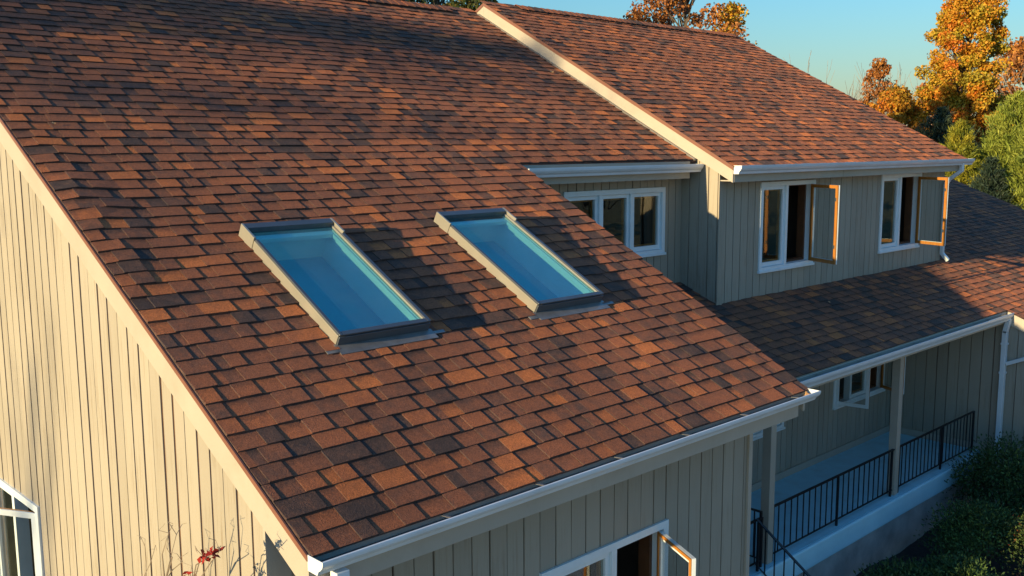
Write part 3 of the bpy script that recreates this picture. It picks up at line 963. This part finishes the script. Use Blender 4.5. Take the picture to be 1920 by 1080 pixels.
# ------------------------------------------------------------------ iron railings on the porch
def railing(name, label, runs, group='black iron porch railings'):
    """runs: list of (p0, p1, ztop_rel, posts) along the floor line"""
    p = runs[0][0]
    t = thing(name, label, 'railing', p, group)
    for (a, b, hb, ht, nb, posts, lo) in runs:
        A, B = Vector(a), Vector(b); d = B-A
        m = MB(); side = Vector((-d.y, d.x, 0)).normalized()
        m.obox(A-side*.02+Vector((0, 0, ht-.014)), d, side*.04, Vector((0, 0, .014))); m.build('top_rail', M['iron'], t)
        m = MB(); m.obox(A-side*.011+Vector((0, 0, hb)), d, side*.022, Vector((0, 0, .012))); m.build('bottom_rail', M['iron'], t)
        proto = None
        for k in range(nb):
            q = A+d*((k+1)/(nb+1))
            if proto is None:
                m = MB(); m.box(-.0065, .0065, -.0065, .0065, 0, ht-hb-.027)
                proto = m.build('baluster', M['iron'], t)
                ob = proto
            else:
                ob = proto.copy(); col.objects.link(ob); ob.parent = t
            ob.location = (q.x-p[0], q.y-p[1], q.z+hb+.0125-p[2])
        for f in posts:
            q = A+d*f
            m = MB(); m.box(q.x-.014, q.x+.014, q.y-.014, q.y+.014, q.z-lo, q.z+ht-.015)
            m.build('post', M['iron'], t)
    return t
RY = 2.03
railing('railing', 'black iron porch railing between the two posts', [((8.0, RY, PZ), (11.40, RY, PZ), .085, .735, 21, (.004, .50, .985), 0)])
railing('railing', 'black iron railing from the right post to the porch end', [((11.56, RY, PZ), (14.45, RY, PZ), .085, .735, 20, (.012, .55, .996), 0)])
railing('railing', 'short black railing beside the near post at the porch steps', [((7.78, RY+.02, PZ), (7.78, 2.46, PZ), .085, .72, 3, (.02, .98), 0),
                                                                                  ((7.30, RY, PZ), (7.765, RY, PZ), .085, .66, 2, (.98,), 0)])
railing('railing', 'sloping black handrail running down the porch steps', [((7.62, 2.02, PZ-.02), (7.62, .55, PZ-1.03), .10, .70, 10, (.02, .99), .03)])

# ------------------------------------------------------------------ vegetation
def leaf_mesh(name, pts, size, mat, parent, rr, up=0.0, aspect=1.0, clump=None, kind=None, outward=None):
    """one quad leaf per point, random attitude; up>0 turns leaves upright"""
    n = len(pts)
    P = np.asarray(pts, dtype=np.float64)
    a = rr.normal(size=(n, 3))
    if outward is not None: a = a*(1-up) + outward*up*1.5
    elif up: a[:, 2] += up*2.2
    a /= np.linalg.norm(a, axis=1)[:, None]+1e-9
    b = rr.normal(size=(n, 3)); b -= a*np.sum(a*b, 1)[:, None]; b /= np.linalg.norm(b, axis=1)[:, None]+1e-9
    s = size*rr.uniform(.6, 1.35, n)[:, None]
    L, Wd = a*s, b*s*aspect
    c = np.cross(a, b)*s*rr.uniform(-.25, .25, n)[:, None]
    V = np.empty((n, 4, 3))
    V[:, 0] = P-L*.5; V[:, 1] = P+Wd*.5+c; V[:, 2] = P+L*.5; V[:, 3] = P-Wd*.5+c
    V = V.reshape(-1, 3)
    base = np.array([V[:, 0].mean(), V[:, 1].mean(), V[:, 2].min()])
    me = bpy.data.meshes.new(name)
    me.vertices.add(n*4); me.loops.add(n*4); me.polygons.add(n)
    me.vertices.foreach_set('co', (V-base).astype(np.float32).ravel())
    me.loops.foreach_set('vertex_index', np.arange(n*4, dtype=np.int32))
    me.polygons.foreach_set('loop_start', np.arange(0, n*4, 4, dtype=np.int32))
    me.polygons.foreach_set('loop_total', np.full(n, 4, dtype=np.int32))
    me.update(calc_edges=True)
    at = me.attributes.new('tone', 'FLOAT_VECTOR', 'FACE')
    ct = clump if clump is not None else np.full(n, .5)
    T = np.stack([np.clip(ct+rr.normal(0, .16, n), 0, 1), rr.uniform(0, 1, n), np.zeros(n)], 1)
    at.data.foreach_set('vector', T.astype(np.float32).ravel())
    me.materials.append(mat)
    o = bpy.data.objects.new(name, me)
    link(o, parent, tuple(base))
    o['kind'] = 'stuff'
    return o

def broad_tree(label, x, y, h, rad, z_crown, mat, seed, nclump=60, per=150, leaf=.16, bark='bark', group='autumn trees around the house', lean=(0, 0), clump_r=.75, tone_top=.0, prof=None, name='autumn_tree', cat='tree'):
    rr = np.random.default_rng(seed); r = random.Random(seed)
    t = thing(name, label, cat, (x, y, GZ), group)
    base = Vector((x, y, GZ))
    top = base+Vector((lean[0], lean[1], h*.93))
    tr = MB()
    path = [base.lerp(top, k/7)+Vector((r.uniform(-.12, .12), r.uniform(-.12, .12), 0))*(1 if 0 < k < 7 else 0) for k in range(8)]
    tr.tube(path, h*.019, .03, 8)
    cs = []
    for k in range(nclump):
        f = r.random()**.8
        z = z_crown+(h-z_crown)*f
        env = prof(f) if prof else math.sin(math.pi*(0.12+.88*f)**.8)**.7
        th = r.uniform(0, 6.283); rd = rad*env*math.sqrt(r.uniform(.12, 1))
        cs.append((base+Vector((lean[0]*z/h+rd*math.cos(th), lean[1]*z/h+rd*math.sin(th), z)), f))
    tr.build('trunk', M[bark], t); tr = MB()
    P = []; T = []
    for c, f in cs:
        # limb from the trunk
        zt = max(z_crown*.6, (c.z-GZ)-(1.0+.5*rad*.5))
        a = base+(top-base)*min(.97, zt/(h*.93))
        mid = a.lerp(c, .55)+Vector((r.uniform(-.2, .2), r.uniform(-.2, .2), r.uniform(-.1, .3)))
        tr.tube([a, mid, c], .035+.012*rad*(1-f), .008, 4)
        cr = clump_r*r.uniform(.6, 1.25)
        n = int(per*r.uniform(.6, 1.3))
        v = rr.normal(size=(n, 3)); v /= np.linalg.norm(v, axis=1)[:, None]
        v *= (rr.uniform(0, 1, n)**.45)[:, None]*cr*np.array([1.05, 1.05, .72])
        P.append(v+np.array(c)); T.append(np.full(n, min(1, max(0, r.gauss(.5, .2)+tone_top*(.5-f)))))
    tr.build('limbs', M[bark], t, kind='stuff')
    leaf_mesh('crown', np.concatenate(P), leaf, M[mat], t, rr, clump=np.concatenate(T), aspect=.75)
    return t

def conifer(label, x, y, h, rad, mat, seed, tiers=16, leaf=.22, per=240, group='evergreens behind the lower roof', up=.55, z0=.25, name='pine_tree'):
    rr = np.random.default_rng(seed); r = random.Random(seed)
    t = thing(name, label, 'tree', (x, y, GZ), group)
    tr = MB(); base = Vector((x, y, GZ)); tr.tube([base, base+Vector((0, 0, h*.5)), base+Vector((.05, .05, h*.97))], h*.017, .015, 8)
    tr.build('trunk', M['bark'], t); tr = MB()
    P = []; T = []; O = []
    for k in range(tiers):
        f = k/(tiers-1)
        z = GZ+z0+(h-z0-.2)*f
        rad_k = rad*(1-f)**.75*(.85+.3*r.random())+.12
        nb = max(4, int(9*(1-f)+4))
        for j in range(nb):
            th = 6.283*(j+r.random()*.8)/nb
            L = rad_k*r.uniform(.75, 1.12)
            d = Vector((math.cos(th), math.sin(th), .30+.35*f))
            a = Vector((x, y, z)); b_ = a+d*L+Vector((0, 0, -.12*L*L*.3))
            tr.tube([a, a.lerp(b_, .5)+Vector((0, 0, -.05)), b_], .02+.01*(1-f), .006, 4)
            n = int(per*(.35+.65*L/rad))
            u = rr.uniform(.25, 1.06, n)**.8
            pts = np.array(a)[None, :]+(np.array(b_)-np.array(a))[None, :]*u[:, None]+rr.normal(0, 1, (n, 3))*np.array([.13, .13, .10])*(.7+L*.28)
            P.append(pts); T.append(np.full(n, min(1, max(0, r.gauss(.5, .18)))))
            O.append(np.repeat(np.array([[d.x*.7, d.y*.7, .9]]), n, 0))
    tr.build('limbs', M['bark'], t, kind='stuff')
    leaf_mesh('crown', np.concatenate(P), leaf, M[mat], t, rr, up=up, aspect=.16, clump=np.concatenate(T), outward=np.concatenate(O))
    return t

def bush(label, x, y, rx, ry, h, mat, seed, n=9000, leaf=.05, name='shrub', group='shrubs in the bed below the porch', zb=GZ):
    rr = np.random.default_rng(seed); r = random.Random(seed)
    t = thing(name, label, 'shrub', (x, y, zb), group)
    tr = MB(); P = []; T = []; O = []
    nl = 30
    for k in range(nl):
        th = r.uniform(0, 6.283); q = math.sqrt(r.random())
        el = (1-q*q)**.5
        c = Vector((x+rx*.82*q*math.cos(th), y+ry*.82*q*math.sin(th), zb+h*(.30+.58*el*r.uniform(.8, 1.06))))
        tr.tube([(x+r.uniform(-.1, .1), y+r.uniform(-.1, .1), zb), c.lerp(Vector((x, y, zb)), .45), c], .016, .005, 4)
        m_ = n//nl
        cr = .24*h*r.uniform(.75, 1.3)+.10*rx
        v = rr.normal(size=(m_, 3)); v /= np.linalg.norm(v, axis=1)[:, None]; o_ = v.copy()
        v *= (rr.uniform(0, 1, m_)**.33)[:, None]*cr*np.array([1.15, 1.15, .85])
        P.append(v+np.array(c)); T.append(np.full(m_, min(1, max(0, r.gauss(.45, .17))))); O.append(o_+np.array([0, 0, .5]))
    tr.build('branches', M['bark'], t, kind='stuff')
    Q = np.concatenate(P); Q[:, 2] = np.maximum(Q[:, 2], zb+.03)
    leaf_mesh('foliage', Q, leaf, M[mat], t, rr, up=.5, aspect=.42, clump=np.concatenate(T), outward=np.concatenate(O))
    return t

def bare_tree(label, x, y, h, seed, group=None, spread=.35, r0=.11, mat='twig', leaves=None, levels=4):
    r = random.Random(seed); rr = np.random.default_rng(seed)
    t = thing('bare_tree', label, 'tree', (x, y, GZ), group)
    m = MB(); tips = []
    def grow(p, d, L, rad, lev):
        q = p+d*L
        mid = p.lerp(q, .5)+Vector((r.uniform(-1, 1), r.uniform(-1, 1), 0))*L*.06
        m.tube([p, mid, q], rad, rad*.62, 5 if lev > 2 else 3)
        if lev == 0:
            tips.append(q); return
        for k in range(r.choice((2, 3, 3))):
            dd = (d+Vector((r.uniform(-1, 1), r.uniform(-1, 1), r.uniform(-.2, .5)))*spread*1.4).normalized()
            grow(p.lerp(q, r.uniform(.55, 1)), dd, L*r.uniform(.6, .85), rad*.6, lev-1)
    grow(Vector((x, y, GZ)), Vector((r.uniform(-.05, .05), r.uniform(-.05, .05), 1)).normalized(), h*.34, r0, levels)
    m.build('branches', M[mat], t, kind='stuff')
    if leaves:
        P = np.array([tuple(p) for p in tips]); P = np.repeat(P, leaves[1], 0)+rr.normal(0, .32, (len(P)*leaves[1], 3))
        leaf_mesh('leaves', P, .15, M[leaves[0]], t, rr, clump=rr.uniform(.2, .8, len(P)))
    return t

# trees behind the house, right of the picture
broad_tree('tall golden orange oak rising above the right roof', 61.4, 21.6, 16.6, 4.8, 3.6, 'leaf_oak', 21, 200, 330, .165, clump_r=.66, lean=(.5, -.3),
           prof=lambda f: (1.0-.74*f)*(.88+.12*math.sin(11*f)), name='oak_tree')
broad_tree('lower orange oak left of the tall golden one', 58.2, 24.2, 9.6, 3.6, 2.6, 'leaf_gold', 22, 110, 260, .165, clump_r=.62, name='oak_tree')
broad_tree('squat orange oak under the tall golden one', 63.5, 21.0, 9.2, 4.0, 2.4, 'leaf_gold', 26, 90, 240, .18, clump_r=.7, name='oak_tree')
broad_tree('small russet tree with a round top by the roof edge', 62.2, 27.2, 11.9, 1.35, 6.0, 'leaf_rust', 23, 34, 120, .17, clump_r=.5, name='russet_tree')
broad_tree('orange tree far behind at the right edge', 90, 27.0, 15.0, 5.5, 3.0, 'leaf_rust', 24, 70, 170, .34, clump_r=1.2)
broad_tree('low orange tree far behind between the oaks', 88, 33.5, 12.2, 4.5, 3.0, 'leaf_rust', 25, 55, 150, .34, clump_r=1.2)
conifer('dark blue green pine behind the lower roof', 54.4, 19.6, 8.3, 3.4, 'needle_d', 31, 20, .34, 230)
conifer('yellow green evergreen rising behind the lower roof corner', 50.6, 17.0, 7.5, 2.0, 'needle_b', 32, 22, .24, 230, name='evergreen_tree')
conifer('big light green pine at the right edge of the view', 52.6, 14.9, 8.9, 3.4, 'needle', 33, 24, .30, 380)
conifer('light green pine in front of the big one at the right edge', 50.5, 13.0, 7.6, 2.8, 'needle', 34, 20, .30, 330)
conifer('small dark pine between the light green pines', 48.6, 14.6, 5.6, 1.6, 'needle_d', 35, 14, .26, 220)
# over the ridges
broad_tree('orange leaved tree showing over the right ridge', 32.6, 21.7, 14.6, 3.0, 6, 'leaf_rust', 41, 80, 150, .15, clump_r=.62, name='oak_tree')
broad_tree('golden tree with bare twigs just right of the orange one over the ridge', 33.9, 20.3, 12.25, 1.5, 6, 'leaf_oak', 42, 40, 130, .15, clump_r=.5, name='oak_tree')
broad_tree('dark green tree showing over the left ridge', 21.4, 24.6, 14.2, 2.9, 5, 'leaf_dark', 43, 95, 170, .17, clump_r=.7, name='shade_tree')
broad_tree('darker rust tinged tree over the ridge left of the gable peak', 18.6, 26.4, 15.4, 2.8, 5, 'leaf_dark', 44, 85, 170, .17, clump_r=.75, name='shade_tree')
for i, (x, y, h, lb) in enumerate(((72.6, 36.9, 14.6, 'faint bare tree beyond the right roof, leftmost'), (73.9, 35.4, 14.6, 'faint bare tree beyond the right roof, second from the left'),
                                   (77.5, 32.6, 14.4, 'faint bare tree standing just left of the tall oak'), (80.0, 24.0, 16.0, 'bare tree behind the orange tree at the right edge'))):
    bare_tree(lb, x, y, h+1.0, 50+i, 'bare trees far behind', r0=.13)
bare_tree('thin sapling with a few brown leaves above the right roof edge', 54.0, 26.2, 11.2, 61, None, .3, .08, 'twig', ('leaf_rust', 6), 3)
# trees on the street side, seen only in the window panes
for i, (x, y, h, rd, mt, lb) in enumerate(((16, -22, 13, 4, 'leaf_oak', 'golden street tree mirrored in the recessed window'), (27, -19, 12, 3.6, 'leaf_dark', 'green street tree mirrored in the upper windows'),
                                           (38, -24, 14, 4.4, 'leaf_oak', 'tall golden street tree mirrored in the far window'), (20, -34, 15, 5, 'leaf_dark', 'large green tree across the street'))):
    broad_tree(lb, x, y, h, rd, 3, mt, 70+i, 60, 110, .3, clump_r=1.1, name='street_tree')
# tree towards the sun, its shadow falls softly on the gable and the top of the roof
broad_tree('half bare tree on the sunny side of the house', -34.0, 7.4, 15.4, 2.6, 11.2, 'leaf_rust', 81, 40, 48, .2, clump_r=.8, name='shade_tree')
bare_tree('bare tree on the sunny side of the house', -38.0, 4.75, 14.2, 82, None, .26, .17, 'bark', None, 3)

# shrubs along the porch
bush('dark yew by the porch end, tallest', 13.5, 1.05, 1.05, .75, 1.42, 'yew', 91, 12000, .055)
bush('dark yew spilling right of the tallest one', 14.1, -.1, 1.0, .8, 1.35, 'yew', 92, 10000, .055)
bush('dark yew in the middle of the bed below the porch', 11.35, .75, .75, .55, 1.12, 'yew', 93, 9000, .05)
bush('mixed red and green barberry at the lower right', 11.55, -.35, .95, .75, 1.18, 'mixed', 94, 11000, .042)
bush('low yew nearest the porch steps', 9.1, .75, .62, .5, .92, 'yew', 95, 7000, .05)
bush('low green yew in front of the foundation wall', 9.75, .35, .55, .5, .92, 'yew', 96, 7000, .05)
bush('small yew at the bottom edge of the view', 8.35, .55, .3, .3, .78, 'yew', 97, 3500, .045)

# tall red tipped shrub before the gable
t = thing('red_tipped_shrub', 'thin stemmed shrub with a few red leaf clusters before the sunlit gable', 'shrub', (-.42, .9, GZ))
m = MB(); r_ = random.Random(5); tipsR = []
def stem(p, q, r0, r1):
    p, q = Vector(p), Vector(q)
    mid = p.lerp(q, .5)+Vector((r_.uniform(-.03, .03), r_.uniform(-.05, .05), r_.uniform(-.02, .06)))
    m.tube([p, mid, q], r0, r1, 4)
B0 = (-.42, .9, GZ)
for ey, ez, tips in ((.62, -.30, [(.44, -.03), (.31, .03), (.25, .06)]), (.95, -.35, [(.86, -.02), (.76, .0), (.90, -.12), (.70, -.14)]),
                     (.72, -.45, [(.62, -.21), (.56, -.26)]), (1.22, -.5, [(1.20, -.2), (1.13, -.28)])):
    e = (-.40, ey, ez)
    stem(B0, e, .016, .006)
    for (ty, tz) in tips:
        stem(e, (-.40, ty, tz), .005, .0022)
        for _ in range(2):
            stem((-.40, ty, tz), (-.40+r_.uniform(-.05, .05), ty+r_.uniform(-.06, .06), tz+r_.uniform(.02, .08)), .0022, .0012)
m.build('stems', M['twig'], t, kind='stuff')
P = []
for (ty, tz) in ((.44, -.02), (.41, -.01), (.31, .035), (.27, .045), (.62, -.2), (.58, -.22), (.50, -.20)):
    for _ in range(7):
        P.append((-.40+r_.uniform(-.04, .04), ty+r_.uniform(-.035, .035), tz+r_.uniform(-.03, .03)))
leaf_mesh('red_leaves', P, .045, M['red'], t, np.random.default_rng(6), aspect=.5)

# ------------------------------------------------------------------ fallen leaves
def fallen(label, p, nrm, size, seed, mat='brownleaf', tone=.6):
    r = random.Random(seed)
    n = Vector(nrm).normalized(); a = n.cross(Vector((r.uniform(-1, 1), r.uniform(-1, 1), .3))).normalized(); b = n.cross(a)
    m = MB(); P = Vector(p)
    ring = [P+(a*math.cos(k*.785)*(1 if k % 2 else .62)+b*math.sin(k*.785)*(.8 if k % 2 else .55))*size+n*(.25*size*(abs(math.sin(k*1.7)))+.006) for k in range(8)]
    for k in range(8):
        m.poly([P+n*.008, ring[k], ring[(k+1) % 8]], (tone, r.random(), 0))
        m.poly([P+n*.003, ring[(k+1) % 8]-n*.004, ring[k]-n*.004], (tone, r.random(), 0))
    o = m.build('fallen_leaf', M[mat], None)
    return tag(o, label, 'leaf', 'fallen leaves on the roofs and in the gutter')
nR1 = (0, -SA, CA)
fallen('pale leaf lying on the near roof below the gable peak', (8.06, 5.985, 3.225), nR1, .05, 1, tone=.9)
fallen('brown leaf lying on the higher right roof', (11.72, 6.45, zR2(6.45)+.03), nR1, .045, 2, tone=.3)
fallen('tiny pale leaf lying on the shaded porch roof', (10.67, 2.79, zR3(2.79)+.025), (0, -.37, .93), .025, 3, tone=1)
fallen('pale leaf at the sunlit edge of the porch roof', (14.25, 1.84, zR3(1.84)+.025), (0, -.37, .93), .035, 4, tone=1)
fallen('small rust leaf standing in the near end of the gutter', (.14, -.045, -.075), (.5, -.6, .6), .032, 5, tone=.1)
fallen('second rust leaf in the gutter, right of the smaller one', (.215, -.055, -.07), (-.5, -.6, .5), .036, 6, tone=.3)
fallen('large curled leaf at the far end of the near gutter', (5.0, -.05, -.05), (-.6, -.5, .6), .05, 7, tone=.8)
fallen('crumpled leaf just left of the large one in the gutter', (4.85, -.06, -.075), (-.6, -.4, .7), .04, 8, tone=.5)
fallen('white speck of leaf on the near roof by the rake edge', (.33, 4.9*CA, 4.9*SA+.03), nR1, .022, 9, tone=1)
